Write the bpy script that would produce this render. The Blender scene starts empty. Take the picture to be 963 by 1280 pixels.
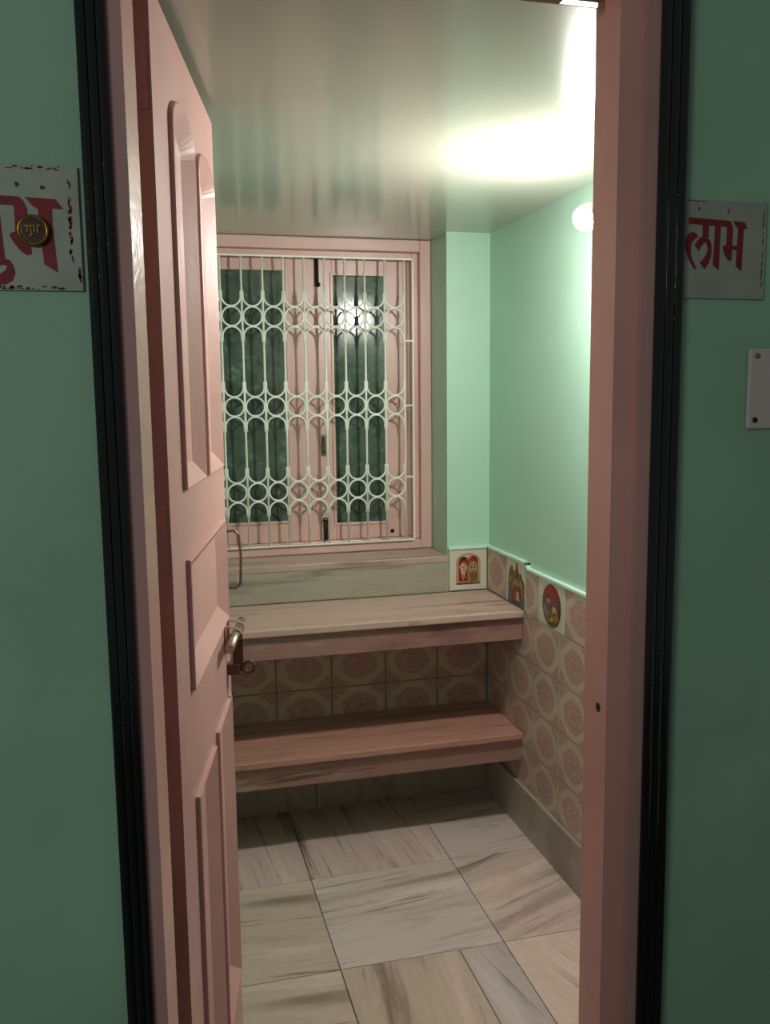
import bpy, bmesh, math, random
from mathutils import Vector, Matrix
random.seed(7)
S = bpy.context.scene
COL = S.collection
sin, cos, pi = math.sin, math.cos, math.pi

# ------------------------------------------------------------------ camera
cd = bpy.data.cameras.new('camera'); cam = bpy.data.objects.new('camera', cd); COL.objects.link(cam)
cd.sensor_fit = 'HORIZONTAL'; cd.sensor_width = 36; cd.lens = 1120.6 * 36 / 963; cd.clip_start = 0.02
fw = Vector((0.24588, 0.96062, -0.12941)).normalized()
rt = Vector((0.96832, -0.24943, -0.01178)).normalized()
up = rt.cross(fw).normalized()
cam.matrix_world = Matrix(((rt.x, up.x, -fw.x, 0), (rt.y, up.y, -fw.y, 0), (rt.z, up.z, -fw.z, 1.5), (0, 0, 0, 1)))
S.camera = cam

# ------------------------------------------------------------------ world, exposure, lamps outside the room
w = bpy.data.worlds.new('world'); S.world = w; w.use_nodes = True
bg = w.node_tree.nodes['Background']; bg.inputs[0].default_value = (0.9, 0.95, 0.9, 1); bg.inputs[1].default_value = 0.11
S.view_settings.view_transform = 'Standard'; S.view_settings.look = 'None'
S.view_settings.exposure = 0.1; S.view_settings.gamma = 1.0; S.view_settings.use_curve_mapping = False
BULB_STRENGTH = 1150.0
BULB = Vector((1.038, 2.054, 1.920))
ld = bpy.data.lights.new('hall_tube', 'AREA'); ld.shape = 'RECTANGLE'; ld.size = 0.9; ld.size_y = 0.05
ld.energy = 19.0; ld.color = (0.92, 1.0, 0.94)
lo = bpy.data.objects.new('hall_tube', ld); COL.objects.link(lo); lo.location = (-1.7, -.9, 2.15)
lo.rotation_euler = (Vector((0.3, 1.2, 1.3)) - lo.location).to_track_quat('-Z', 'Y').to_euler()

# ------------------------------------------------------------------ helpers
def lin(c): return tuple((x / 255 / 12.92 if x / 255 <= .04045 else ((x / 255 + .055) / 1.055) ** 2.4) for x in c) + (1,)

class NT:
    def __init__(s, name):
        s.m = bpy.data.materials.new(name); s.m.use_nodes = True
        s.t = s.m.node_tree; s.b = s.t.nodes['Principled BSDF']
    def n(s, ty, **k):
        n = s.t.nodes.new(ty)
        for a, v in k.items(): setattr(n, a, v)
        return n
    def l(s, a, b): s.t.links.new(a, b)
    def coord(s, kind='Object', scale=(1, 1, 1), rot=(0, 0, 0), loc=(0, 0, 0)):
        c = s.n('ShaderNodeTexCoord'); m = s.n('ShaderNodeMapping')
        m.inputs['Scale'].default_value = scale; m.inputs['Rotation'].default_value = rot; m.inputs['Location'].default_value = loc
        s.l(c.outputs[kind], m.inputs[0]); return m.outputs[0]
    def noise(s, vec, scale, detail=3, rough=.55, dist=0):
        n = s.n('ShaderNodeTexNoise'); n.inputs['Scale'].default_value = scale; n.inputs['Detail'].default_value = detail
        n.inputs['Roughness'].default_value = rough; n.inputs['Distortion'].default_value = dist
        s.l(vec, n.inputs['Vector']); return n.outputs['Fac']
    def ramp(s, fac, stops):
        r = s.n('ShaderNodeValToRGB'); e = r.color_ramp.elements
        while len(e) < len(stops): e.new(.5)
        for i, (p, c) in enumerate(stops): e[i].position = p; e[i].color = c if len(c) == 4 else lin(c)
        s.l(fac, r.inputs[0]); return r.outputs[0]
    def mix(s, f, a, b, mode='MIX'):
        n = s.n('ShaderNodeMix', data_type='RGBA', blend_type=mode)
        for i, v in ((0, f), (6, a), (7, b)):
            if isinstance(v, (int, float)): n.inputs[i].default_value = v
            elif isinstance(v, tuple): n.inputs[i].default_value = v if len(v) == 4 else lin(v)
            else: s.l(v, n.inputs[i])
        return n.outputs[2]
    def math(s, op, a, b=None, c=None):
        n = s.n('ShaderNodeMath', operation=op)
        for i, v in enumerate((a, b, c)):
            if v is None: continue
            if isinstance(v, (int, float)): n.inputs[i].default_value = v
            else: s.l(v, n.inputs[i])
        return n.outputs[0]
    def bump(s, h, strength, dist):
        b = s.n('ShaderNodeBump'); b.inputs['Strength'].default_value = strength; b.inputs['Distance'].default_value = dist
        s.l(h, b.inputs['Height']); s.l(b.outputs[0], s.b.inputs['Normal'])
    def fin(s, col=None, rough=.5, metal=0, coat=0, spec=.5):
        if isinstance(col, tuple): s.b.inputs['Base Color'].default_value = col if len(col) == 4 else lin(col)
        elif col is not None: s.l(col, s.b.inputs['Base Color'])
        if isinstance(rough, (int, float)): s.b.inputs['Roughness'].default_value = rough
        else: s.l(rough, s.b.inputs['Roughness'])
        s.b.inputs['Metallic'].default_value = metal; s.b.inputs['Coat Weight'].default_value = coat
        s.b.inputs['Specular IOR Level'].default_value = spec
        return s.m

def paint(name, c, rough, var=.06, bump=.15, bscale=60, bdist=.0012, coat=0, spec=.5, big=2.0):
    t = NT(name); v = t.coord(); f = t.noise(v, big, 4)
    c2 = tuple(x * (1 - var * 2.2) for x in c)
    col = t.ramp(f, [(.3, c2), (.7, c)])
    t.bump(t.noise(v, bscale, 2), bump, bdist)
    return t.fin(col, rough, 0, coat, spec)

def stone(name, base, dark, tint, ang=0.0, freq=9, rough=.32, rust=None, axis='z'):
    t = NT(name)
    rot = (0, 0, ang)
    v = t.coord('Object', (1, 1, 1), rot, (random.random() * 5, random.random() * 5, 0))
    def band(sx, k):
        st = t.n('ShaderNodeMapping'); st.inputs['Scale'].default_value = (sx, freq * k, freq * k if axis == 'x' else 1.2); t.l(v, st.inputs[0]); return st.outputs[0]
    a = t.noise(band(.45, .75), 2.2, 5, .6, .25)          # broad bands
    b = t.noise(band(.6, 2.6), 2.0, 5, .7, .3)            # thin veins
    g = t.noise(band(1.6, 9), 2.4, 4, .7)                 # fine grain
    c = t.noise(v, 3.0, 5, .6); d = t.noise(v, 38, 3, .7)
    k1 = t.ramp(a, [(.36, dark), (.45, base), (.54, base), (.62, tint)])
    k2 = t.mix(t.ramp(b, [(.34, (0, 0, 0, 1)), (.43, (1, 1, 1, 1))]), tuple(x * .82 for x in dark), k1)
    k2 = t.mix(t.ramp(c, [(.48, (0, 0, 0, 1)), (.66, (.5, .5, .5, 1))]), k2, base)
    k3 = t.mix(.38, k2, t.ramp(g, [(.3, (.66, .65, .64, 1)), (.62, (1, 1, 1, 1))]), 'MULTIPLY')
    k3 = t.mix(.25, k3, t.ramp(d, [(.3, (.7, .68, .66, 1)), (.6, (1, 1, 1, 1))]), 'MULTIPLY')
    if rust:
        r = t.noise(v, 7, 3); k3 = t.mix(t.ramp(r, [(.62, (0, 0, 0, 1)), (.75, (.55, .55, .55, 1))]), k3, rust)
    t.bump(c, .1, .002)
    return t.fin(k3, rough)

# materials
M = {}
M['green'] = paint('green_wall_paint', (176, 213, 193), .36, .02, .10, 90, .0006, spec=.45)
M['green_out'] = paint('green_outer_wall_paint', (134, 172, 146), .6, .05, .2, 120, .0008)
M['ledge'] = paint('ledge_paint', (204, 236, 220), .45, .02)
M['ceiling'] = paint('ceiling_gloss_paint', (184, 184, 170), .16, .02, .05, 4, .004, spec=.4, big=1)
M['pink'] = paint('pink_enamel_paint', (211, 163, 156), .40, .05, .45, 70, .0012, spec=.4)
M['pink_win'] = paint('window_pink_enamel', (222, 182, 174), .3, .04, .2, 45, .001, spec=.5)
M['pink_edge'] = paint('door_edge_shaded_pink', (188, 134, 126), .4, .1, .2, 40, .001)  # deeper pink: shade of the leaf's hinge edge put into the colour
M['cream'] = paint('frame_lit_gloss_pink', (225, 175, 162), .2, .05, .35, 70, .0015, spec=.7)  # paler pink: bulb light on the left splay painted into the base colour
M['mauve'] = paint('frame_margin_shaded_pink', (176, 134, 130), .5, .05)  # duskier pink stands in for shade on the frame's front strip
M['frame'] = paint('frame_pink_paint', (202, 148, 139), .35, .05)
M['black'] = paint('black_gloss_granite', (10, 13, 18), .13, .2, .3, 170, .0010, spec=.6)
M['white_metal'] = paint('grille_white_enamel', (240, 242, 232), .35, .03, .1, 90, .0004)
M['plaque'] = paint('plaque_white_tile', (146, 152, 142), .6, .05, .1, 30, .0005, big=14)
M['red_letter'] = paint('red_letter_paint', (122, 22, 28), .7, .1, .1, 60, .0003, big=20)
M['smudge'] = paint('old_mount_residue', (120, 62, 52), .7, .3, .3, 60, .001, big=60)
M['plaster'] = paint('rough_plaster', (128, 130, 118), .8, .1, .4, 80, .002)
M['iron'] = paint('dark_iron', (62, 48, 42), .4, .15, .2, 100, .0005); M['iron'].node_tree.nodes['Principled BSDF'].inputs['Metallic'].default_value = .7
M['steel'] = paint('worn_steel', (205, 185, 170), .27, .1, .1, 100, .0004); M['steel'].node_tree.nodes['Principled BSDF'].inputs['Metallic'].default_value = .85
M['wire'] = paint('handle_grey_metal', (140, 128, 118), .35, .1); M['wire'].node_tree.nodes['Principled BSDF'].inputs['Metallic'].default_value = .6
M['brass'] = paint('antique_brass', (170, 130, 62), .3, .2, .3, 200, .0006, big=60); M['brass'].node_tree.nodes['Principled BSDF'].inputs['Metallic'].default_value = .8
M['brass_dark'] = paint('medallion_ground', (92, 30, 28), .4, .2)
M['gold'] = paint('bright_gold', (235, 205, 120), .22, .1); M['gold'].node_tree.nodes['Principled BSDF'].inputs['Metallic'].default_value = .8
M['hasp'] = paint('brown_painted_iron', (104, 62, 52), .4, .1)
M['plate'] = paint('pale_metal_plate', (190, 180, 176), .35, .05)
M['grout'] = paint('tile_grout', (150, 134, 120), .8, .1)
M['outer_floor'] = paint('outer_floor_stone', (120, 116, 104), .4, .2, big=6)
M['white_plastic'] = paint('white_plastic', (225, 225, 215), .4)
def glass_dark():
    t = NT('dark_figured_glass'); v = t.coord()
    a = t.noise(v, 22, 5, .65, .6); c = t.noise(v, 5, 3)
    col = t.ramp(a, [(.3, (58, 72, 62)), (.6, (84, 102, 90)), (.78, (124, 142, 128))])
    t.bump(a, .12, .002)
    return t.fin(col, t.ramp(c, [(.3, (.07, .07, .07, 1)), (.7, (.2, .2, .2, 1))]), 0, 0)
M['glass'] = glass_dark()
def bulbmat():
    t = NT('lit_bulb'); t.b.inputs['Emission Color'].default_value = (1.0, .955, .90, 1)
    t.b.inputs['Emission Strength'].default_value = BULB_STRENGTH; return t.fin((240, 240, 235), .4)
M['bulb'] = bulbmat()
M['bench_top'] = stone('bench_marble', (196, 166, 152), (158, 126, 112), (208, 158, 142), 0, 8, .28)
M['bench_low'] = stone('bench_marble_reddish', (186, 138, 122), (146, 102, 90), (206, 146, 128), 0, 8, .28)
M['bench_face'] = stone('bench_fascia_marble', (156, 118, 108), (122, 86, 80), (186, 156, 144), 0.05, 5, .4, axis='x')
M['sill'] = stone('sill_marble', (186, 160, 148), (144, 116, 104), (188, 160, 144), 0, 7, .35)
M['riser'] = stone('riser_stone', (166, 158, 144), (140, 132, 118), (180, 166, 152), 0, 5, .45, axis='x')
M['skirt'] = stone('skirting_stone', (172, 158, 146), (136, 122, 112), (186, 168, 154), 1.57, 4, .35)
FS = [stone('floor_marble_%d' % i, b, d, c, a, f, .3, r) for i, (b, d, c, a, f, r) in enumerate([
    ((212, 188, 179), (144, 122, 113), (226, 201, 193), 1.50, 6, None),
    ((214, 196, 191), (173, 154, 148), (232, 213, 210), -0.10, 6, None),
    ((204, 184, 170), (158, 140, 126), (218, 198, 184), 0.08, 4, None),
    ((214, 190, 181), (170, 148, 140), (228, 203, 195), -0.38, 6, (201, 168, 138)),
    ((201, 178, 164), (156, 134, 121), (216, 192, 181), 1.66, 5, None),
    ((195, 180, 177), (164, 150, 146), (210, 194, 193), 1.42, 4, None),
    ((224, 196, 185), (173, 146, 135), (236, 209, 201), 1.25, 6, (210, 160, 107))])]

def tile_mat():
    t = NT('patterned_wall_tile'); uv = t.coord('UV'); sx = t.n('ShaderNodeSeparateXYZ'); t.l(uv, sx.inputs[0])
    x = t.math('ABSOLUTE', t.math('SUBTRACT', sx.outputs[0], .5)); y = t.math('ABSOLUTE', t.math('SUBTRACT', sx.outputs[1], .5))
    xs = t.math('SUBTRACT', sx.outputs[0], .5); ys = t.math('SUBTRACT', sx.outputs[1], .5)
    diag = t.math('MULTIPLY', t.math('ADD', x, y), .745)
    mx = t.math('MAXIMUM', x, y)
    octo = t.math('SMOOTH_MAX', mx, diag, .06)
    r = t.math('SQRT', t.math('ADD', t.math('MULTIPLY', xs, xs), t.math('MULTIPLY', ys, ys)))
    th = t.math('ARCTAN2', ys, xs)
    n1 = t.noise(uv, 7, 3, .6, 1.6)
    fl = t.math('ADD', t.math('MULTIPLY', t.math('SINE', t.math('MULTIPLY', th, 6)), .022), r)
    fl = t.math('ADD', fl, t.math('MULTIPLY', t.math('SUBTRACT', n1, .5), .22))
    # medallion: alternating rings of rose and beige broken up by noise
    med = t.ramp(fl, [(0, (188, 138, 132)), (.07, (160, 108, 106)), (.12, (194, 160, 150)), (.19, (162, 114, 110)), (.24, (192, 156, 148)), (.29, (156, 108, 106)), (.335, (194, 166, 154)), (.36, (190, 162, 150))])
    n2 = t.noise(uv, 26, 3, .7)
    med = t.mix(t.ramp(n2, [(.42, (0, 0, 0, 1)), (.62, (.7, .7, .7, 1))]), med, (192, 160, 147))
    band = t.ramp(octo, [(.31, (0, 0, 0, 1)), (.385, (1, 1, 1, 1)), (.43, (1, 1, 1, 1)), (.485, (.2, .2, .2, 1))])
    col = t.mix(band, med, (196, 176, 160))
    # corners: fan rays
    cx = t.math('SUBTRACT', .5, x); cy = t.math('SUBTRACT', .5, y)
    ca = t.math('ARCTAN2', cy, cx)
    fan = t.math('SINE', t.math('MULTIPLY', ca, 14))
    cor = t.ramp(t.math('ADD', t.math('MULTIPLY', fan, .22), t.math('MULTIPLY', n2, .9)), [(.25, (168, 130, 120)), (.7, (188, 160, 146))])
    outm = t.ramp(octo, [(.45, (0, 0, 0, 1)), (.50, (1, 1, 1, 1))])
    col = t.mix(outm, col, cor)
    return t.fin(col, .36)
M['tile'] = tile_mat()
M['tile_plain'] = paint('plain_white_tile', (212, 206, 188), .3, .03)
for k, c in dict(p_red=(170, 34, 32), p_gold=(172, 130, 66), p_tan=(184, 150, 112), p_face=(226, 178, 150), p_dark=(58, 44, 40), p_blue=(88, 98, 124), p_olive=(120, 104, 62), p_grey=(140, 130, 130), p_brown=(112, 76, 56), p_cream=(214, 190, 150), p_maroon=(120, 40, 40)).items():
    M[k] = paint('print_' + k[2:], c, .35, .12, .02, 30, .0002, big=120)

def new(name, bm, mat, parent=None, smooth=False, bevel=0, kind=None):
    me = bpy.data.meshes.new(name)
    bm.normal_update(); bm.to_mesh(me); bm.free()
    o = bpy.data.objects.new(name, me); COL.objects.link(o)
    for m in (mat if isinstance(mat, (list, tuple)) else [mat]): me.materials.append(M[m] if isinstance(m, str) else m)
    if smooth:
        for p in me.polygons: p.use_smooth = True
    if bevel:
        b = o.modifiers.new('bevel', 'BEVEL'); b.width = bevel; b.segments = 2; b.limit_method = 'ANGLE'; b.angle_limit = .6
    if parent: o.parent = parent
    if kind: o['kind'] = kind
    return o
def box(bm, x0, x1, y0, y1, z0, z1, mi=0):
    v = [bm.verts.new((x, y, z)) for x in (x0, x1) for y in (y0, y1) for z in (z0, z1)]
    for f in ((0, 1, 3, 2), (4, 6, 7, 5), (0, 4, 5, 1), (2, 3, 7, 6), (0, 2, 6, 4), (1, 5, 7, 3)):
        bm.faces.new([v[i] for i in f]).material_index = mi
def B(*a): bm = bmesh.new(); box(bm, *a); return bm
def prism_z(prof, z0, z1):
    bm = bmesh.new(); a = [bm.verts.new((x, y, z0)) for x, y in prof]; b = [bm.verts.new((x, y, z1)) for x, y in prof]
    bm.faces.new(a[::-1]); bm.faces.new(b)
    for i in range(len(prof)): j = (i + 1) % len(prof); bm.faces.new((a[i], a[j], b[j], b[i]))
    bmesh.ops.recalc_face_normals(bm, faces=bm.faces); return bm
def plate_xz(bm, pts, y0, y1, mi=0):      # polygon in x,z given thickness in y
    a = [bm.verts.new((x, y0, z)) for x, z in pts]; b = [bm.verts.new((x, y1, z)) for x, z in pts]
    n = len(pts); fs = [bm.faces.new(a), bm.faces.new(b[::-1])]
    for i in range(n): j = (i + 1) % n; fs.append(bm.faces.new((a[j], a[i], b[i], b[j])))
    for f in fs: f.material_index = mi
def tube(bm, pts, r, seg=8, closed=False, mi=0):
    pts = [Vector(p) for p in pts]; n = len(pts); rings = []
    prev = None
    for i, p in enumerate(pts):
        a = pts[(i - 1) % n] if (closed or i > 0) else p; b = pts[(i + 1) % n] if (closed or i < n - 1) else p
        d = (b - a).normalized()
        if prev is None: u = d.orthogonal().normalized()
        else: u = (prev - d * prev.dot(d)).normalized()
        prev = u; v = d.cross(u)
        rings.append([bm.verts.new(p + (u * cos(2 * pi * k / seg) + v * sin(2 * pi * k / seg)) * r) for k in range(seg)])
    for i in range(n if closed else n - 1):
        A, Bq = rings[i], rings[(i + 1) % n]
        for k in range(seg): f = bm.faces.new((A[k], A[(k + 1) % seg], Bq[(k + 1) % seg], Bq[k])); f.material_index = mi; f.smooth = True
    if not closed: bm.faces.new(rings[0][::-1]).material_index = mi; bm.faces.new(rings[-1]).material_index = mi
def T(pts, r, seg=8, closed=False): bm = bmesh.new(); tube(bm, pts, r, seg, closed); bmesh.ops.recalc_face_normals(bm, faces=bm.faces); return bm
def lathe(bm, prof, org, ax, seg=24, mi=0):   # prof: (along, radius)
    ax = Vector(ax).normalized(); u = ax.orthogonal().normalized(); v = ax.cross(u); org = Vector(org); R = []
    for h, r in prof:
        R.append([bm.verts.new(org + ax * h + (u * cos(2 * pi * k / seg) + v * sin(2 * pi * k / seg)) * max(r, 1e-5)) for k in range(seg)])
    for i in range(len(R) - 1):
        for k in range(seg): f = bm.faces.new((R[i][k], R[i][(k + 1) % seg], R[i + 1][(k + 1) % seg], R[i + 1][k])); f.material_index = mi; f.smooth = True
    bm.faces.new(R[0][::-1]).material_index = mi; bm.faces.new(R[-1]).material_index = mi
    bmesh.ops.recalc_face_normals(bm, faces=bm.faces)
def LA(*a, **k): bm = bmesh.new(); lathe(bm, *a, **k); return bm
def empty(name, loc, label=None, cat=None, group=None, kind=None):
    o = bpy.data.objects.new(name, None); COL.objects.link(o); o.location = loc; o.empty_display_size = .05
    if label: o['label'] = label
    if cat: o['category'] = cat
    if group: o['group'] = group
    if kind: o['kind'] = kind
    return o
def under(o, p):      # parent keeping world placement (only translated / rotated parents)
    o.parent = p; o.matrix_parent_inverse = p.matrix_world.inverted(); return o
def upd(): bpy.context.view_layer.update()

# ------------------------------------------------------------------ dimensions
R, D, ZC = 1.183, 3.098, 2.069          # tile face of right wall, tile face of back wall, ceiling
XL, YF = -0.12, 1.2                     # left wall, outer face of the door wall
ZB = 0.775; ZLo = 0.347; YB = 2.738     # bench tops and front edge

# ------------------------------------------------------------------ shell
def struct(name, bm, mat, label, bevel=0):
    o = new(name, bm, mat, kind='structure', bevel=bevel); o['label'] = label; return o
floor = struct('floor', B(XL, R + .1, 1.2, 3.5, -.12, -.014), 'grout', 'grey marble slab floor of the small room')
ofloor = struct('floor.001', B(-2.2, 2.4, -2.2, 1.2, -.12, -.02), 'outer_floor', 'stone floor outside the doorway')
ceiling = struct('ceiling', B(XL - .12, R + .12, 1.3, 3.6, ZC, ZC + .12), 'ceiling', 'glossy pale ceiling over the small room')
wall_right = struct('wall_right', B(R + .012, R + .13, 1.3, 3.6, -.12, ZC + .1), 'green', 'mint green right wall above a patterned tile dado')
wall_left = struct('wall_left', B(XL - .12, XL, 1.3, 3.6, -.12, ZC + .1), 'green', 'mint green left wall behind the open door')
bm = bmesh.new()
box(bm, 1.03, R + .012, D + .006, 3.6, -.12, ZC)          # pillar right of window
box(bm, XL, .105, D + .006, 3.6, -.12, ZC)                 # pillar left
box(bm, .105, 1.03, D + .006, 3.6, -.12, .885)             # under the window
box(bm, .105, 1.03, 3.40, 3.6, .885, ZC)                   # outside closure
wall_back = struct('wall_back', bm, 'green', 'mint green back wall with the window recess')
bm = bmesh.new()
box(bm, -2.2, -.060, YF, 1.3, -.12, 3.0); box(bm, .735, 2.4, YF, 1.3, -.12, 3.0); box(bm, -.060, .735, YF, 1.3, 2.09, 3.0)
wall_front = struct('wall_front', bm, 'green_out', 'green outer wall around the doorway')

# floor slabs
xs = [XL, .415, .875, R]; ys = [1.22, 1.69, 2.15, 2.61, 3.098]
spec = {(0, 3): 0, (1, 3): 0, (2, 3): 1, (0, 2): 2, (1, 2): 1, (2, 2): 3, (0, 1): 2, (1, 1): 4, (2, 1): 6, (0, 0): 4, (1, 0): 2, (2, 0): 5}
def slab(x0, x1, y0, y1, fm, dz=0):
    g = .0012
    cx, cy = (x0 + x1) / 2, (y0 + y1) / 2
    o = new('floor_slab', B(x0 - cx + g, x1 - cx - g, y0 - cy + g, y1 - cy - g, -.014, dz), FS[fm], floor, bevel=.0012); o.location = (cx, cy, 0)
for (i, j), fm in spec.items():
    if (i, j) == (1, 1):
        slab(.415, .745, ys[1], ys[2], 4, .0004); slab(.745, .875, ys[1], ys[2], 5); continue
    slab(xs[i], xs[i + 1], ys[j], ys[j + 1], fm, random.random() * .0006)

# skirting
def skirt(name, bmx, label):
    o = new(name, bmx, 'skirt', kind='structure', bevel=.002); o['label'] = label; return o
bb = skirt('baseboard_right', B(R - .012, R + .012, 2.21, D - .013, 0.0003, .160), 'grey green stone skirting along the right wall')
o = new('skirting_stone', B(R - .012, R + .012, 1.32, 2.208, 0.0003, .160), 'skirt', bb, bevel=.002)
bk = skirt('baseboard_back', B(.52, R, D - .012, D + .006, .0003, .160), 'grey stone skirting under the lower bench')
new('skirting_stone', B(XL, .518, D - .012, D + .006, .0003, .160), 'skirt', bk, bevel=.002)

# ------------------------------------------------------------------ wall tiles
def tile_mesh(w, h, u0, u1, v0, v1, name):
    # local x = width, y = thickness (0 front .. +t back), z = height
    bm = bmesh.new(); uvl = bm.loops.layers.uv.new('UVMap'); g = .0008; e = .0015; t = .0118
    def q(pts):
        vs = [bm.verts.new(p) for p in pts]; f = bm.faces.new(vs)
        for l in f.loops: c = l.vert.co; l[uvl].uv = (u0 + (u1 - u0) * c.x / w, v0 + (v1 - v0) * c.z / h)
    a, b, c, d = g, w - g, g, h - g
    F = [(a + e, 0, c + e), (b - e, 0, c + e), (b - e, 0, d - e), (a + e, 0, d - e)]
    E = [(a, e, c), (b, e, c), (b, e, d), (a, e, d)]; K = [(x, t, z) for x, _, z in E]
    q(F)
    for i in range(4): j = (i + 1) % 4; q([E[i], E[j], F[j], F[i]]); q([K[i], K[j], E[j], E[i]])
    bmesh.ops.remove_doubles(bm, verts=bm.verts, dist=1e-6); bmesh.ops.recalc_face_normals(bm, faces=bm.faces)
    me = bpy.data.meshes.new(name); bm.to_mesh(me); bm.free(); return me
TM = {}
def tile(parent, side, c0, c1, z0, z1, full0, full1, zf0=None, zf1=None, mat='tile', dy=0):
    """side 'R': runs along -y seen from inside, 'B': along x.  c0<c1 along the wall"""
    zf0 = z0 if zf0 is None else zf0; zf1 = z1 if zf1 is None else zf1
    w = c1 - c0; h = z1 - z0; L = full1 - full0; H = zf1 - zf0
    if side == 'B': u0, u1 = (c0 - full0) / L, (c1 - full0) / L
    else: u0, u1 = (full1 - c1) / L, (full1 - c0) / L
    key = tuple(round(v, 3) for v in (w, h, u0, u1, (z0 - zf0) / H, (z1 - zf0) / H)) + (mat,)
    if key not in TM:
        TM[key] = tile_mesh(w, h, u0, u1, (z0 - zf0) / H, (z1 - zf0) / H, 'wall_tile'); TM[key].materials.append(M[mat])
    o = bpy.data.objects.new('wall_tile', TM[key]); COL.objects.link(o); o.parent = parent
    if side == 'B': o.location = (c0, D - .006 + dy + .0002, z0)
    else: o.location = (R + dy, c1, z0); o.rotation_euler = (0, 0, -pi / 2)
    return o
rows = [(.16, .3), (.3, .455), (.455, .61), (.61, .765)]
# back wall
cols = [XL, -.022, .18, .383, .585, .787, .986, R]
full = [(-.222, -.022), (-.022, .18), (.18, .383), (.383, .585), (.585, .787), (.787, .986), (.986, 1.186)]
for k, (z0, z1) in enumerate([(.16, .295), (.295, .45), (.45, .605), (.605, .76)]):
    for i in range(7): tile(wall_back, 'B', cols[i], cols[i + 1] - (.001 if i == 6 else 0), z0, z1, *full[i], zf0=(z1 - .155), zf1=z1)
# right wall, rows under the top one
for (z0, z1) in rows:
    ysr = [1.32] + [2.07 - .2 * k for k in range(3, -1, -1)] + [2.27, 2.47, 2.67, 2.87, 3.07]
    ysr = sorted(set(round(v, 3) for v in ysr)) + [D - .007]
    for a, b in zip(ysr[:-1], ysr[1:]):
        f0 = a if b - a > .19 else (b - .2 if a < 1.4 else a); f1 = b if b - a > .19 else (f0 + .2)
        tile(wall_right, 'R', a, b, z0, z1, f0, f1, zf0=z1 - .155, zf1=z1)
# top row, right portion (slightly lower top edge) and the raised portion above the bench
for a, b, f0, f1, m in ((1.32, 1.43, 1.23, 1.43, 'tile'), (1.43, 1.63, 1.43, 1.63, 'tile'), (1.63, 1.83, 1.63, 1.83, 'tile'), (1.83, 2.03, 1.83, 2.03, 'tile'), (2.03, 2.235, 2.03, 2.235, 'tile'), (2.235, 2.44, 2.235, 2.44, 'tile')):
    tile(wall_right, 'R', a, b, .765, .915, f0, f1, zf0=.765, zf1=.92)
oval_t = tile(wall_right, 'R', 2.44, 2.63, .765, .915, 2.43, 2.63, mat='tile_plain'); oval_t['label'] = 'white tile with an oval red and gold picture on the right wall'
tile(wall_right, 'R', 2.63, 2.735, .765, .915, 2.63, 2.83)
temple_t = tile(wall_right, 'R', 2.737, 2.905, .777, .932, 2.7, 2.905, mat='tile_plain'); temple_t['label'] = 'white tile with a gold tower picture above the bench end'
tile(wall_right, 'R', 2.905, D - .007, .777, .932, 2.905, 3.105)
twin_t = tile(wall_back, 'B', 1.034, R - .001, .777, .932, .984, 1.19, mat='tile_plain'); twin_t['label'] = 'white tile with a red arched picture of two faces in the corner'
# painted ledge on top of the tiles
bm = bmesh.new()
def ledge(bm, y0, y1, z0, z1): box(bm, R - .004, R + .013, y0, y1, z0, z1)
ledge(bm, 1.32, 2.735, .915, .925); ledge(bm, 2.722, 2.737, .915, .942); ledge(bm, 2.722, D - .007, .932, .942)
box(bm, 1.031, R + .012, D - .011, D + .007, .932, .943)
l = new('tile_ledge', bm, 'ledge', wall_right, bevel=.002); l['label'] = 'pale green painted ledge capping the wall tiles'

# ---- flat prints on the three picture tiles (local x across, z up, y = just proud of the tile)
def prints(parent, shapes, w, h, label):
    xs_ = [p for m, pts in shapes[:2] for p in pts]; mx, mz = sum(p[0] for p in xs_) / len(xs_), sum(p[1] for p in xs_) / len(xs_)
    for k in range(70):      # fine flecks of the print
        a, q = random.random() * 6.28, random.random() ** .5
        px, pz, e = mx + .27 * q * cos(a), .49 + .32 * q * sin(a), random.uniform(.008, .018)
        shapes.append((random.choice(['p_gold', 'p_tan', 'p_brown', 'p_olive', 'p_maroon', 'p_face', 'p_grey']), [(px - e, pz), (px, pz - e), (px + e * .8, pz), (px, pz + e * 1.3)]))
    bm = bmesh.new(); mats = []
    for i, (m, pts) in enumerate(shapes):
        if m not in mats: mats.append(m)
        y = -.0002 - .00012 * min(i, 24) - .00001 * i
        v = [bm.verts.new((x * w, y, z * h)) for x, z in pts]; f = bm.faces.new(v); f.material_index = mats.index(m)
        f.normal_update()
        if f.normal.y > 0: f.normal_flip()
    me = bpy.data.meshes.new('printed_picture'); bm.to_mesh(me); bm.free()
    for m in mats: me.materials.append(M[m])
    o = bpy.data.objects.new('printed_picture', me); COL.objects.link(o); o.parent = parent; o['label'] = label
def ell(cx, cz, rx, rz, n=28, a0=0, a1=2 * pi): return [(cx + rx * cos(a0 + (a1 - a0) * k / n), cz + rz * sin(a0 + (a1 - a0) * k / n)) for k in range(n if abs(a1 - a0 - 2 * pi) < .01 else n + 1)]
def arch(x0, x1, z0, zs, zt, n=14): return [(x1, z0)] + ell((x0 + x1) / 2, zs, (x1 - x0) / 2, zt - zs, n, 0, pi) + [(x0, z0)]
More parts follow.
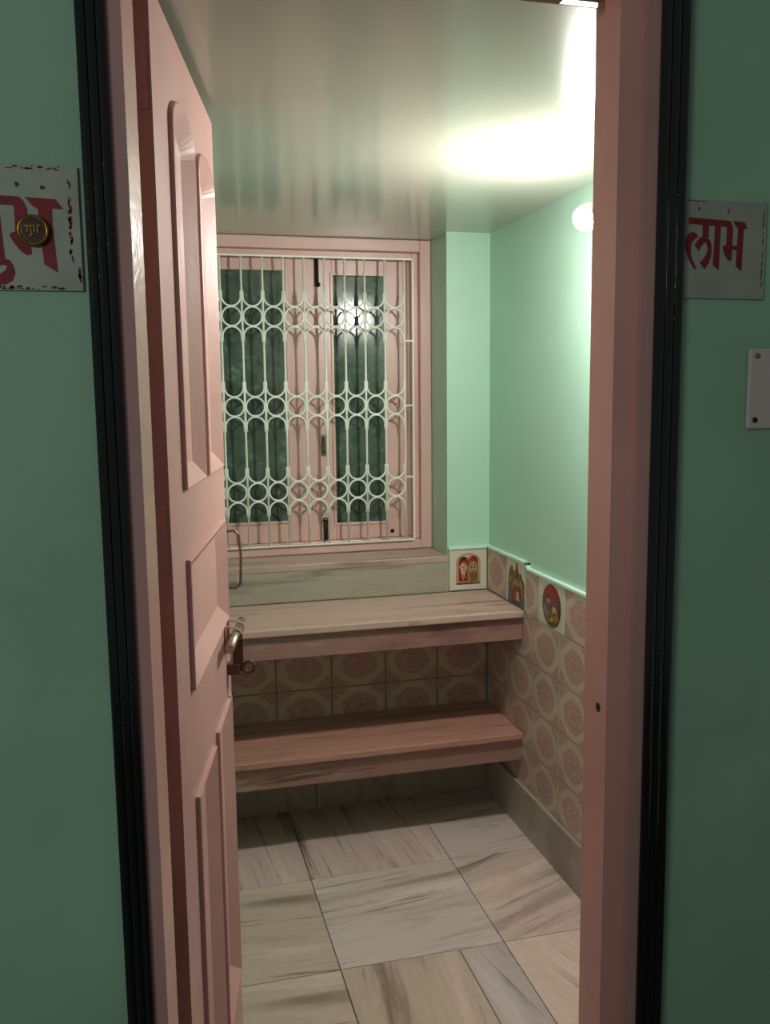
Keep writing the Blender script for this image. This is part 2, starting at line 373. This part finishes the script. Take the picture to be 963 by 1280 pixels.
prints(twin_t, [('p_tan', arch(.18, .82, .16, .68, .90)), ('p_cream', arch(.21, .79, .17, .68, .87)), ('p_olive', [(.17, .14), (.83, .14), (.80, .20), (.2, .20)]),
    ('p_red', arch(.24, .50, .24, .70, .82)), ('p_maroon', arch(.50, .76, .24, .70, .83)), ('p_red', arch(.52, .74, .4, .69, .79)),
    ('p_dark', arch(.29, .45, .74, .77, .815)), ('p_gold', arch(.47, .77, .18, .54, .70)), ('p_tan', ell(.62, .56, .11, .14)), ('p_face', ell(.37, .55, .095, .13)),
    ('p_olive', ell(.64, .32, .10, .13)), ('p_red', arch(.25, .48, .22, .30, .38)), ('p_face', ell(.365, .45, .055, .09)), ('p_cream', [(.31, .40), (.365, .24), (.42, .40), (.38, .34), (.365, .29), (.35, .34)]),
    ('p_dark', ell(.345, .57, .012, .02)), ('p_dark', ell(.40, .57, .012, .02)), ('p_dark', ell(.58, .55, .014, .022)), ('p_dark', ell(.66, .55, .014, .022)),
    ('p_brown', [(.22, .15), (.34, .15), (.30, .19)]), ('p_dark', [(.40, .15), (.48, .15), (.44, .2)]), ('p_brown', [(.56, .15), (.64, .15), (.6, .22)]), ('p_olive', [(.7, .15), (.8, .16), (.76, .24)])],
    1.183 - .001 - 1.034, .155, 'two pale faces under a red arch with gold border')
prints(temple_t, [('p_grey', [(.12, .02), (.98, .02), (.98, .34), (.12, .36)]), ('p_olive', [(.12, .34), (.98, .30), (.97, .55), (.84, .66), (.80, .74), (.2, .78), (.12, .6)]),
    ('p_olive', [(.22, .70), (.38, .70), (.38, .84), (.22, .84)]), ('p_gold', [(.3, .3), (.9, .28), (.84, .5), (.74, .64), (.66, .74), (.60, .92), (.56, 1.0), (.52, .92), (.46, .72), (.34, .56)]),
    ('p_brown', [(.50, .62), (.66, .62), (.60, .9), (.56, .99), (.53, .9)]), ('p_maroon', arch(.36, .82, .1, .30, .46)), ('p_red', arch(.40, .58, .1, .28, .40)), ('p_face', arch(.54, .70, .12, .24, .33)),
    ('p_blue', [(.12, .02), (.34, .02), (.36, .3), (.26, .34), (.12, .3)]), ('p_blue', [(.78, .02), (.98, .02), (.98, .24), (.84, .26)]), ('p_dark', [(.3, .02), (.8, .02), (.7, .09), (.36, .1)]),
    ('p_tan', ell(.24, .55, .07, .07)), ('p_tan', ell(.8, .52, .06, .07)), ('p_cream', ell(.5, .5, .03, .04)), ('p_cream', ell(.62, .46, .03, .04)), ('p_brown', [(.4, .62), (.74, .60), (.72, .64), (.42, .66)])],
    .168, .155, 'gold tower over small blue and red figures')
prints(oval_t, [('p_brown', ell(.52, .49, .36, .46)), ('p_maroon', ell(.52, .49, .33, .435)), ('p_red', ell(.53, .72, .26, .18)), ('p_red', arch(.28, .6, .45, .66, .8)),
    ('p_olive', ell(.58, .26, .24, .20)), ('p_grey', ell(.34, .36, .12, .14)), ('p_brown', ell(.68, .54, .14, .14)), ('p_blue', ell(.40, .50, .09, .15)), ('p_face', ell(.41, .60, .06, .06)),
    ('p_dark', arch(.34, .48, .62, .65, .70)), ('p_cream', ell(.64, .40, .10, .09)), ('p_gold', ell(.66, .28, .14, .11)), ('p_cream', ell(.63, .45, .06, .05)), ('p_dark', ell(.64, .34, .03, .04)), ('p_gold', ell(.42, .18, .08, .07)), ('p_cream', ell(.54, .2, .04, .04)), ('p_olive', ell(.5, .1, .1, .05))],
    .19, .15, 'oval picture of two seated figures on red and gold')

# ------------------------------------------------------------------ stone benches and window sill
def bench(z, label, fz, top='bench_top'):
    t = empty('stone_bench', ((XL + R) / 2, YB, 0), label, 'bench'); upd()
    o = new('seat_slab', B(XL + .001, R - .001, YB, D - .0085, z - .024, z), top, bevel=.004); under(o, t)
    o = new('fascia', B(XL + .001, R - .001, YB + .017, YB + .042, fz, z - .0245), 'bench_face', bevel=.002); under(o, t)
    o = new('underside', B(XL + .001, R - .001, YB + .0425, D - .0085, z - .06, z - .0245), 'plaster'); under(o, t)
    return t
bench(ZB, 'upper brown marble bench slab just below the window sill', .672)
bench(ZLo, 'lower brown marble bench slab near the floor under the upper one', .245, 'bench_low')

# ------------------------------------------------------------------ window
win = empty('window_1', (.605, 3.3, .91), 'pink framed window with dark glass shutters', None, None, 'structure'); upd()
X0, X1, Z0, Z1 = .105, 1.03, .91, ZC
def W(name, bm, mat, parent=win, **k): return under(new(name, bm, mat, **k), parent)
W('sill_slab', B(X0 - .01, X1 - .001, D - .006, 3.40, .886, .910), 'sill', bevel=.003)['label'] = 'brown grey marble window sill'
W('sill_riser', B(XL + .001, X1 - .001, D - .006, D + .0055, ZB + .001, .8855), 'riser', bevel=.001)['label'] = 'grey green stone strip under the sill'
def frame(x0, x1, z0, z1, wd, y0, y1, wb=None):
    wb = wb or wd; bm = bmesh.new(); box(bm, x0, x0 + wd, y0, y1, z0, z1); box(bm, x1 - wd, x1, y0, y1, z0, z1)
    box(bm, x0 + wd, x1 - wd, y0, y1, z1 - wd, z1); box(bm, x0 + wd, x1 - wd, y0, y1, z0, z0 + wb); return bm
W('window_frame', frame(X0 + .001, X1 - .001, Z0 + .0005, Z1 - .001, .043, 3.286, 3.39, .032), 'pink_win', bevel=.004)
W('window_stop', frame(X0 + .044, X1 - .044, Z0 + .033, Z1 - .0445, .026, 3.312, 3.39, .008), 'pink_win', bevel=.003)
def shutter(x0, x1, gx0, gx1, gz0, gz1, lab):
    t = empty('shutter', (x0, 3.34, .955)); t['label'] = lab; t.parent = win; t.location = (x0 - .605, .045, .045); upd()
    z0, z1 = .952, 1.998; y0, y1 = 3.342, 3.372; bm = bmesh.new()
    box(bm, x0, gx0, y0, y1, z0, z1); box(bm, gx1, x1, y0, y1, z0, z1); box(bm, gx0, gx1, y0, y1, gz1, z1); box(bm, gx0, gx1, y0, y1, z0, gz0)
    W('shutter_frame', bm, 'pink_win', t, bevel=.002)
    W('glazing_bead', frame(gx0 - .006, gx1 + .006, gz0 - .006, gz1 + .006, .010, y0 - .005, y0 - .0002), 'pink_win', t, bevel=.0015)
    W('glass_pane', B(gx0 - .001, gx1 + .001, y0 + .010, y0 + .014, gz0 - .001, gz1 + .001), 'glass', t)
    return t
sl = shutter(.180, .6055, .232, .490, 1.03, 1.958, 'left pink shutter with dark glass')
sr = shutter(.6065, .960, .661, .868, 1.012, 1.945, 'right pink shutter with dark glass')
# shutter hardware
bm = bmesh.new(); box(bm, .597, .613, 3.336, 3.342, 1.900, 2.0); tube(bm, [(.605, 3.331, 1.90), (.605, 3.331, 1.998)], .0045); lathe(bm, [(0, .003), (.004, .009), (.012, .009), (.016, .003)], (.607, 3.335, 1.905), (0, -1, 0), 12)
W('tower_bolt', bm, 'iron', sr)['label'] = 'black tower bolt at the top'
bm = bmesh.new(); box(bm, .612, .628, 3.336, 3.342, 1.275, 1.355); tube(bm, [(.620, 3.338, 1.285), (.620, 3.318, 1.292), (.620, 3.314, 1.315), (.620, 3.318, 1.338), (.620, 3.338, 1.345)], .004)
W('pull_handle', bm, 'wire', sr)
bm = bmesh.new(); box(bm, .613, .629, 3.336, 3.342, .955, 1.03); tube(bm, [(.619, 3.332, .955), (.619, 3.332, 1.025)], .0045)
tube(bm, [(.619 + .009 * cos(a), 3.330, 1.030 + .009 * sin(a)) for a in [k * pi / 6 for k in range(12)]], .0025, 6, True)
W('tower_bolt', bm, 'iron', sr)
W('screw_cap', LA([(0, .008), (.003, .008), (.005, .004)], (.884, 3.342, .975), (0, -1, 0), 12), 'iron', sr)

# ------------------------------------------------------------------ grille
gy = D + .180
g = empty('window_grille', (.605, gy, .948), 'white iron window grille with rows of rings and looped arches', 'grille'); upd()
bars = [.172 + .0749 * k + .0005 for k in range(11)]     # ... .921
rr = .0041
def share(name, me, mat, loc, parent=g):
    o = bpy.data.objects.new(name, me); COL.objects.link(o); o.parent = parent; o.location = Vector(loc) - parent.location; return o
def mesh_of(bm, mat, name):
    me = bpy.data.meshes.new(name); bm.to_mesh(me); bm.free(); me.materials.append(M[mat]); return me
me_bar = mesh_of(T([(0, 0, 0), (0, 0, 1.048)], rr, 8), 'white_metal', 'bar')
barsx = [b for b in bars if b > .16]
for b in barsx: share('bar', me_bar, None, (b, gy, .948))
me_ring = mesh_of(T([(.0335 * cos(2 * pi * k / 28), 0, .0335 * sin(2 * pi * k / 28)) for k in range(28)], .0034, 7, True), 'white_metal', 'ring')
up_ = [(-.0335, 0, .020)] + [(.0335 * cos(pi + pi * k / 16), 0, .0335 * sin(pi + pi * k / 16)) for k in range(17)] + [(.0335, 0, .020)]
me_u = mesh_of(T(up_, .0034, 7), 'white_metal', 'arch_up'); me_d = mesh_of(T([(x, y, -z) for x, y, z in up_], .0034, 7), 'white_metal', 'arch_down')
for i in range(len(barsx) - 1):
    cx = (barsx[i] + barsx[i + 1]) / 2
    for zc in (1.784, 1.463, 1.152):
        share('ring', me_ring, None, (cx, gy - .0005, zc)); share('arch', me_u, None, (cx, gy - .0005, zc + .0695)); share('arch', me_d, None, (cx, gy - .0005, zc - .0695))
def G(name, bm): return under(new(name, bm, 'white_metal'), g)
for z in (1.996, .948): G('rail', B(.160, .956, gy - .004, gy + .004, z - .0028, z + .0028))
G('side_bar', B(.9515, .957, gy - .004, gy + .004, .952, 1.992)); G('side_bar', B(.1595, .1665, gy - .004, gy + .004, .952, 1.992))
for z in (1.70, 1.46, 1.19): G('tab', B(.924, .9515, gy - .002, gy + .002, z - .003, z + .003))

# ------------------------------------------------------------------ door: frame, margin, leaf and fittings
door = empty('door_1', (.017, 1.286, 0), 'pink panelled door standing open into the room, with its frame', None, None, 'structure'); upd()
def Dn(name, bm, mat, label=None, **k):
    o = under(new(name, bm, mat, **k), door)
    if label: o['label'] = label
    return o
ZL = 2.061
Dn('jamb', prism_z([(-.0165, 1.200), (-.0028, 1.238), (-.0028, 1.246), (-.016, 1.246), (-.016, 1.300), (-.0595, 1.300), (-.0595, 1.2005), (-.034, 1.2005), (-.034, 1.200)], 0, 2.088), 'cream', 'glossy left door jamb, bulb-lit tone painted into its pale pink')
Dn('jamb', prism_z([(.654, 1.200), (.692, 1.200), (.7345, 1.2005), (.7345, 1.300), (.668, 1.300), (.668, 1.246), (.654, 1.246)], 0, 2.088), 'frame', 'dull pink right door jamb')
Dn('lintel', B(-.016, .667, 1.2, 1.246, ZL, 2.089), 'frame')
Dn('frame_margin', B(-.0352, -.0167, 1.190, 1.1998, 0, 2.09), 'mauve', 'strip beside the left jamb, shade painted in as dusky pink')
Dn('frame_margin', B(.692, .7118, 1.190, 1.1998, 0, 2.09), 'mauve', 'strip beside the right jamb, shade painted in as dusky pink')
Dn('bolt_keeper', B(.59, .652, 1.247, 1.262, 2.0535, 2.060), 'steel', 'metal bolt keeper under the lintel')
Dn('bolt_hole', LA([(0, .0075), (.0008, .0075)], (.6545, 1.226, 1.012), (-1, 0, 0), 14), 'iron', 'dark bolt hole in the right jamb')

leaf = bpy.data.objects.new('door_leaf', bpy.data.meshes.new('door_leaf')); COL.objects.link(leaf)
WL, HT, TH = .642, 2.046, .033
def arched(s0, s1, z0, zs, zt, off=0):
    s0 += off; s1 -= off; z0 += off; zs -= off * .3; zt -= off
    cx = (s0 + s1) / 2; a = (s1 - s0) / 2
    return [(s0, z0), (s1, z0)] + [(cx + a * cos(pi * k / 16), zs + (zt - zs) * sin(pi * k / 16)) for k in range(17)]
def rect(s0, s1, z0, z1, off=0): return [(s0 + off, z0 + off), (s1 - off, z0 + off), (s1 - off, z1 - off), (s0 + off, z1 - off)]
panels = [(arched, (.117, .335, 1.358, 1.900, 1.950)), (arched, (.375, .592, 1.358, 1.893, 1.940)), (rect, (.117, .592, 1.040, 1.250)), (rect, (.117, .335, .24, .864)), (rect, (.375, .592, .24, .872))]
bm = bmesh.new(); edges = []
def loop(pts, y=0):
    v = [bm.verts.new((s, y, z)) for s, z in pts]; return v, [bm.edges.new((v[i], v[(i + 1) % len(v)])) for i in range(len(v))]
vo, eo = loop([(0, .012), (WL, .012), (WL, HT), (0, HT)]); edges += eo
for fn, a in panels: edges += loop(fn(*a))[1]
bmesh.ops.triangle_fill(bm, use_beauty=True, use_dissolve=False, edges=edges, normal=(0, -1, 0))
vb = [bm.verts.new((v.co.x, TH, v.co.z)) for v in vo]
for i in range(4): j = (i + 1) % 4; bm.faces.new((vo[i], vo[j], vb[j], vb[i]))
bm.faces.new(vb)
bmesh.ops.recalc_face_normals(bm, faces=bm.faces)
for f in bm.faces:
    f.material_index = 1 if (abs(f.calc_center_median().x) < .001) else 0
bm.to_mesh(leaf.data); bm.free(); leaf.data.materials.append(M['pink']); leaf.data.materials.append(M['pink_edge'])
leaf['label'] = 'pink door leaf with arched panels'
leaf.rotation_euler = (0, math.radians(.0), math.radians(79)); leaf.location = (0.017, 1.286, 0); upd(); under(leaf, door); upd()
def Lf(name, bm, mat, label=None, **k):
    o = new(name, bm, mat, leaf, **k)
    if label: o['label'] = label
    return o
for fn, a in panels:
    bm = bmesh.new(); n = None; Rg = []
    for off, y in ((0, 0), (.0008, -.007), (.003, -.008), (.033, .0125), (.037, .0125)):
        Rg.append([bm.verts.new((s, y, z)) for s, z in fn(*a, off)])
    for A, C in zip(Rg[:-1], Rg[1:]):
        for i in range(len(A)): j = (i + 1) % len(A); bm.faces.new((A[i], A[j], C[j], C[i]))
    bm.faces.new(Rg[-1])
    bmesh.ops.recalc_face_normals(bm, faces=bm.faces)
    if sum(f.normal.y * f.calc_area() for f in bm.faces) > 0: bmesh.ops.reverse_faces(bm, faces=bm.faces)
    Lf('door_panel', bm, 'pink')
# hinges on the hinge-side edge
for z in (1.93, 1.30, .45): 
    b_ = bmesh.new(); box(b_, -.0016, -.0002, .004, .026, z - .05, z + .05); Lf('hinge', b_, 'pink_edge', bevel=.0006)
# wire pull handle
Lf('pull_handle', T([(.600, .001, 1.222), (.602, -.022, 1.223), (.604, -.031, 1.214), (.604, -.034, 1.165), (.604, -.031, 1.110), (.602, -.022, 1.101), (.600, .001, 1.102)], .0032, 8), 'wire', 'thin grey D-shaped pull handle')
# sliding bolt with brackets and hasp
bm = bmesh.new(); tube(bm, [(.445, -.023, 1.013), (.672, -.023, 1.013)], .0088, 14)
Lf('bolt_rod', bm, 'steel', 'steel sliding bolt rod')
for s in (.556, .612):
    b_ = bmesh.new(); box(b_, s - .012, s + .012, -.003, -.0003, .975, 1.045)
    pts = [(s, -.003, 1.030), (s, -.022, 1.0275), (s, -.033, 1.022), (s, -.036, 1.013), (s, -.033, 1.003), (s, -.022, .9985), (s, -.003, .996)]
    vA = [b_.verts.new((s - .005, p[1], p[2])) for p in pts]; vB = [b_.verts.new((s + .005, p[1], p[2])) for p in pts]
    for i in range(6): b_.faces.new((vA[i], vA[i + 1], vB[i + 1], vB[i]))
    o = Lf('bolt_bracket', b_, 'pink_edge'); so = o.modifiers.new('s', 'SOLIDIFY'); so.thickness = .0016
b_ = bmesh.new(); box(b_, .585, .5875, -.034, -.012, .925, 1.006); box(b_, .575, .606, -.026, -.0005, .920, .942)
tube(b_, [(.598, -.032 - .0 + -.012 * cos(a) - .012, .930 + .012 * sin(a)) for a in [k * pi / 8 for k in range(16)]], .003, 7, True)
Lf('hasp', b_, 'hasp', 'dark hanging hasp with a ring')

# ------------------------------------------------------------------ black ribbed border round the doorway
def ribbed(x0, x1, z0, z1, n=3):
    prof = [(x1, 1.1995), (x0, 1.1995), (x0, 1.186)]; wv = (x1 - x0) / n
    for i in range(n):
        for k in range(1, 7):
            a = pi * k / 6; prof.append((x0 + wv * (i + .5) - wv * .5 * cos(a), 1.186 - .0030 * sin(a)))
    return prism_z(prof, z0, z1)
for i, (a, b, z1, lab) in enumerate(((-.0700, -.0353, 2.10, 'black ribbed stone border left of the doorway'), (.7120, .7560, 2.10, 'black ribbed stone border right of the doorway'))):
    o = new('trim_%d' % (i + 1), ribbed(a, b, 0, z1), 'black', kind='structure'); o['label'] = lab
o = new('trim_3', B(-.0700, .7560, 1.184, 1.1995, 2.1005, 2.145), 'black', kind='structure', bevel=.005); o['label'] = 'black stone border above the doorway'

# ------------------------------------------------------------------ painted signs on the outer wall
def sign(name, x0, x1, z0, z1, polys, label, cat, smudges, lab2):
    t = empty(name, ((x0 + x1) / 2, YF, z0), label, cat); upd()
    under(new('plaque', B(x0, x1, YF - .004, YF - .0004, z0, z1), 'plaque', bevel=.0008), t)
    bm = bmesh.new()
    for k, p in enumerate(polys): plate_xz(bm, p, YF - .0046 - .00001 * k, YF - .0041)
    bmesh.ops.recalc_face_normals(bm, faces=bm.faces)
    o = under(new('lettering', bm, 'red_letter'), t); o['label'] = lab2
    bm = bmesh.new()
    for (cx, cz, a, b) in smudges:
        pts = [(cx + a * (1 + .35 * random.uniform(-1, 1)) * cos(u), cz + b * (1 + .5 * random.uniform(-1, 1)) * sin(u)) for u in [2 * pi * k / 11 for k in range(11)]]
        plate_xz(bm, pts, YF - .0043, YF - .0038)
    bmesh.ops.recalc_face_normals(bm, faces=bm.faces)
    o = under(new('residue', bm, 'smudge', kind='stuff'), t); o['label'] = 'brown red flecks of old adhesive at the edges'
    return t
def stroke(pts, w0, w1=None):       # brush stroke polygon along pts with widths
    w1 = w0 if w1 is None else w1; n = len(pts); Lp, Rp = [], []
    for i, p in enumerate(pts):
        a = pts[max(0, i - 1)]; b = pts[min(n - 1, i + 1)]; dx, dz = b[0] - a[0], b[1] - a[1]; L = math.hypot(dx, dz) or 1
        w_ = (w0 + (w1 - w0) * i / (n - 1)) / 2; Lp.append((p[0] - dz / L * w_, p[1] + dx / L * w_)); Rp.append((p[0] + dz / L * w_, p[1] - dx / L * w_))
    return Lp + Rp[::-1]
# right sign: coordinates read off as fractions of the plaque (u right, v down)
SX, SZ, SS = .7576, 1.7765, .0001265      # plaque corner and metres per reading unit
def rp(pts): return [(SX + (x - 40) * SS * 1.035, SZ - (y - 85) * SS * 1.03) for x, y in pts]
right_letters = [
    rp([(122, 278), (640, 298), (668, 325), (684, 370), (600, 366), (122, 348)]),                       # headline bar
    rp([(296, 345), (378, 350), (378, 490), (300, 490)]),                                                # la stem
    rp([(300, 480), (392, 510), (372, 545), (330, 548), (292, 580), (258, 642), (200, 575), (232, 540), (262, 500)]),
    rp([(246, 485), (215, 450), (180, 432), (140, 445), (105, 478), (88, 530), (86, 600), (108, 680), (150, 760), (205, 838), (236, 834), (185, 750), (158, 670), (156, 600), (172, 545), (205, 505)]),
    rp([(380, 500), (408, 545), (421, 610), (415, 690), (390, 770), (342, 835), (318, 822), (276, 765), (310, 735), (348, 690), (370, 640), (368, 590), (350, 550)]),
    rp([(456, 352), (528, 356), (524, 600), (520, 845), (442, 790), (450, 600)]),                        # aa
    rp([(610, 362), (688, 370), (684, 560), (680, 735), (640, 735), (602, 690), (575, 640), (562, 585), (575, 572), (608, 570)]),
    rp([(682, 570), (752, 570), (752, 615), (682, 615)]),                                                # bha bar
    rp([(690, 300), (838, 308), (872, 378), (825, 378), (820, 600), (815, 850), (742, 798), (748, 600), (755, 372), (725, 360)])]
RU = random.uniform
sm_r = [(RU(.765, .80), SZ - RU(.0008, .0022), RU(.0008, .0022), .0006) for k in range(16)] + [(RU(.8935, .8955), RU(1.655, 1.765), .0008, RU(.001, .004)) for k in range(22)] + [(.785, SZ - .012, .0016, .003), (.834, SZ - .014, .0016, .003)]
sign('painted_sign', .7568, .900, 1.636, 1.7765, right_letters, 'white plaque with red Devanagari letters reading laabh, right of the doorway', 'sign', sm_r, 'red letters लाभ')
# left sign
LX, LZ, LS = -.0805, 1.7800, .0001295
def lp(pts): return [(LX - (770 - x) * LS, 1.7688 - (y - 20) * LS) for x, y in pts]
left_letters = [
    lp([(-290, 208), (265, 222), (300, 255), (330, 320), (330, 345), (225, 330), (210, 302), (-290, 290)]),
    lp([(10, 290), (88, 300), (98, 540), (112, 790), (150, 800), (185, 850), (194, 920), (170, 985), (110, 1022), (50, 1030), (-40, 1012), (-110, 970), (-90, 900), (-20, 940), (60, 930), (118, 885), (126, 850), (90, 845), (20, 868), (10, 600)]),
    lp([(-230, 285), (-160, 285), (-150, 380), (-180, 440), (-120, 480), (-60, 540), (-60, 620), (-110, 690), (-180, 720), (-210, 680), (-150, 640), (-130, 590), (-170, 540), (-250, 500), (-260, 420), (-230, 370)]),
    lp([(220, 325), (332, 335), (335, 520), (352, 740), (310, 752), (255, 715), (195, 635), (162, 572), (190, 545), (218, 540)]),
    lp([(330, 480), (440, 480), (440, 560), (330, 560)]),
    lp([(320, 224), (590, 234), (652, 322), (552, 318), (550, 480), (575, 906), (458, 832), (440, 600), (428, 330), (380, 300)])]
sm_l = [(RU(-.225, -.098), RU(1.7755, 1.779), RU(.001, .003), RU(.0005, .0013)) for k in range(44)] + [(RU(-.0895, -.0865), RU(1.665, 1.768), RU(.0006, .0017), RU(.001, .004)) for k in range(30)] + [(RU(-.082, -.079), RU(1.64, 1.67), RU(.0006, .0015), RU(.001, .004)) for k in range(10)] + [(RU(-.225, -.1), RU(1.6335, 1.637), RU(.001, .004), RU(.0006, .0016)) for k in range(44)] + [(-.147, 1.757, .003, .003), (-.118, 1.754, .003, .003)]
sl_ = sign('painted_sign.001', -.236, -.0765, 1.632, 1.7805, left_letters, 'white plaque with red Devanagari letters reading shubh, left of the doorway', 'sign', sm_l, 'red letters शुभ')
# brass medallion stuck on the left sign
mc = Vector((LX - (770 - 378) * LS, YF - .0062, 1.7688 - (530 - 20) * LS))
md = empty('brass_medallion', mc, 'small round brass medallion stuck on the left red lettered plaque', 'medallion'); upd()
under(new('disc', LA([(0, .0175), (.003, .0175), (.0035, .012)], mc, (0, -1, 0), 32), 'brass_dark'), md)
under(new('rim', T([(mc.x + .0165 * cos(a), mc.y - .003, mc.z + .0165 * sin(a)) for a in [2 * pi * k / 32 for k in range(32)]], .0022, 7, True), 'brass', smooth=True), md)
bm = bmesh.new()
for k in range(26): a = 2 * pi * k / 26; bmesh.ops.create_icosphere(bm, subdivisions=1, radius=.0011, matrix=Matrix.Translation((mc.x + .0138 * cos(a), mc.y - .0042, mc.z + .0138 * sin(a))))
under(new('beading', bm, 'gold', kind='stuff'), md)
bm = bmesh.new(); c_ = lambda pts: [(mc.x + x * .001, mc.z + z * .001) for x, z in pts]
for p in (stroke(c_([(-9.5, 5), (2.6, 5.4)]), .0013), stroke(c_([(4, 5.6), (9, 6)]), .0013), stroke(c_([(-8.4, 3.6), (-6.6, 4.2), (-5.6, 2.8), (-7, 1.6), (-5.4, .6), (-5.4, -1), (-8, -2.2)]), .0012), stroke(c_([(-2.5, 5), (-2.2, -2.5)]), .0015), stroke(c_([(-2.2, -2.5), (-.6, -5), (-2.4, -6.8), (-4.4, -6)]), .0013),
          stroke(c_([(1.8, 5), (2, -2.4), (-.2, -.4)]), .0015), stroke(c_([(1.7, 0), (5.5, .2)]), .0012), stroke(c_([(5.6, 5.4), (5.8, -3.4)]), .0015)): plate_xz(bm, p, mc.y - .0052, mc.y - .0035)
bmesh.ops.recalc_face_normals(bm, faces=bm.faces)
under(new('lettering', bm, 'gold'), md)['label'] = 'tiny gold letters शुभ'

# pale metal plate with screws at the right edge
pl = empty('metal_plate', (.915, YF, 1.441), 'pale metal wall plate with two dark screws right of the doorway', 'wall plate'); upd()
under(new('plate', B(.878, .955, YF - .007, YF - .0004, 1.4415, 1.5635), 'plate', bevel=.003), pl)
for z, m in ((1.5525, 'wire'), (1.4555, 'iron')):
    under(new('screw', LA([(0, .0042), (.0022, .0042), (.003, .002)], (.8905, YF - .0068, z), (0, -1, 0), 14), m), pl)

# ------------------------------------------------------------------ lit bulb on the right wall
lm = empty('light_bulb', BULB, 'glowing white bulb on the right wall close to the ceiling', 'lamp'); upd()
ax = (Vector((R + .012, 2.054, 2.022)) - BULB); Lx = ax.length; ax.normalize()
prof = [(.0305 * (1 - cos(a)) - .0305, .0305 * sin(a)) for a in [.524 * pi * k / 9 for k in range(0, 10)]]
bl = under(new('bulb', LA(prof, BULB, ax, 28), 'bulb'), lm); bl['label'] = 'glowing glass globe'
under(new('socket', LA([(.0024, .0300), (.0024, .0318), (.012, .0310), (.024, .0270), (.036, .0205), (.05, .0165), (.085, .0175), (.105, .021), (Lx - .016, .023)], BULB, ax, 24), 'white_plastic'), lm)
bp = Vector((R + .0115, 2.054, 2.022))
under(new('base', LA([(0, .034), (.010, .034), (.016, .026)], bp, (-1, 0, 0), 28), 'white_plastic'), lm)
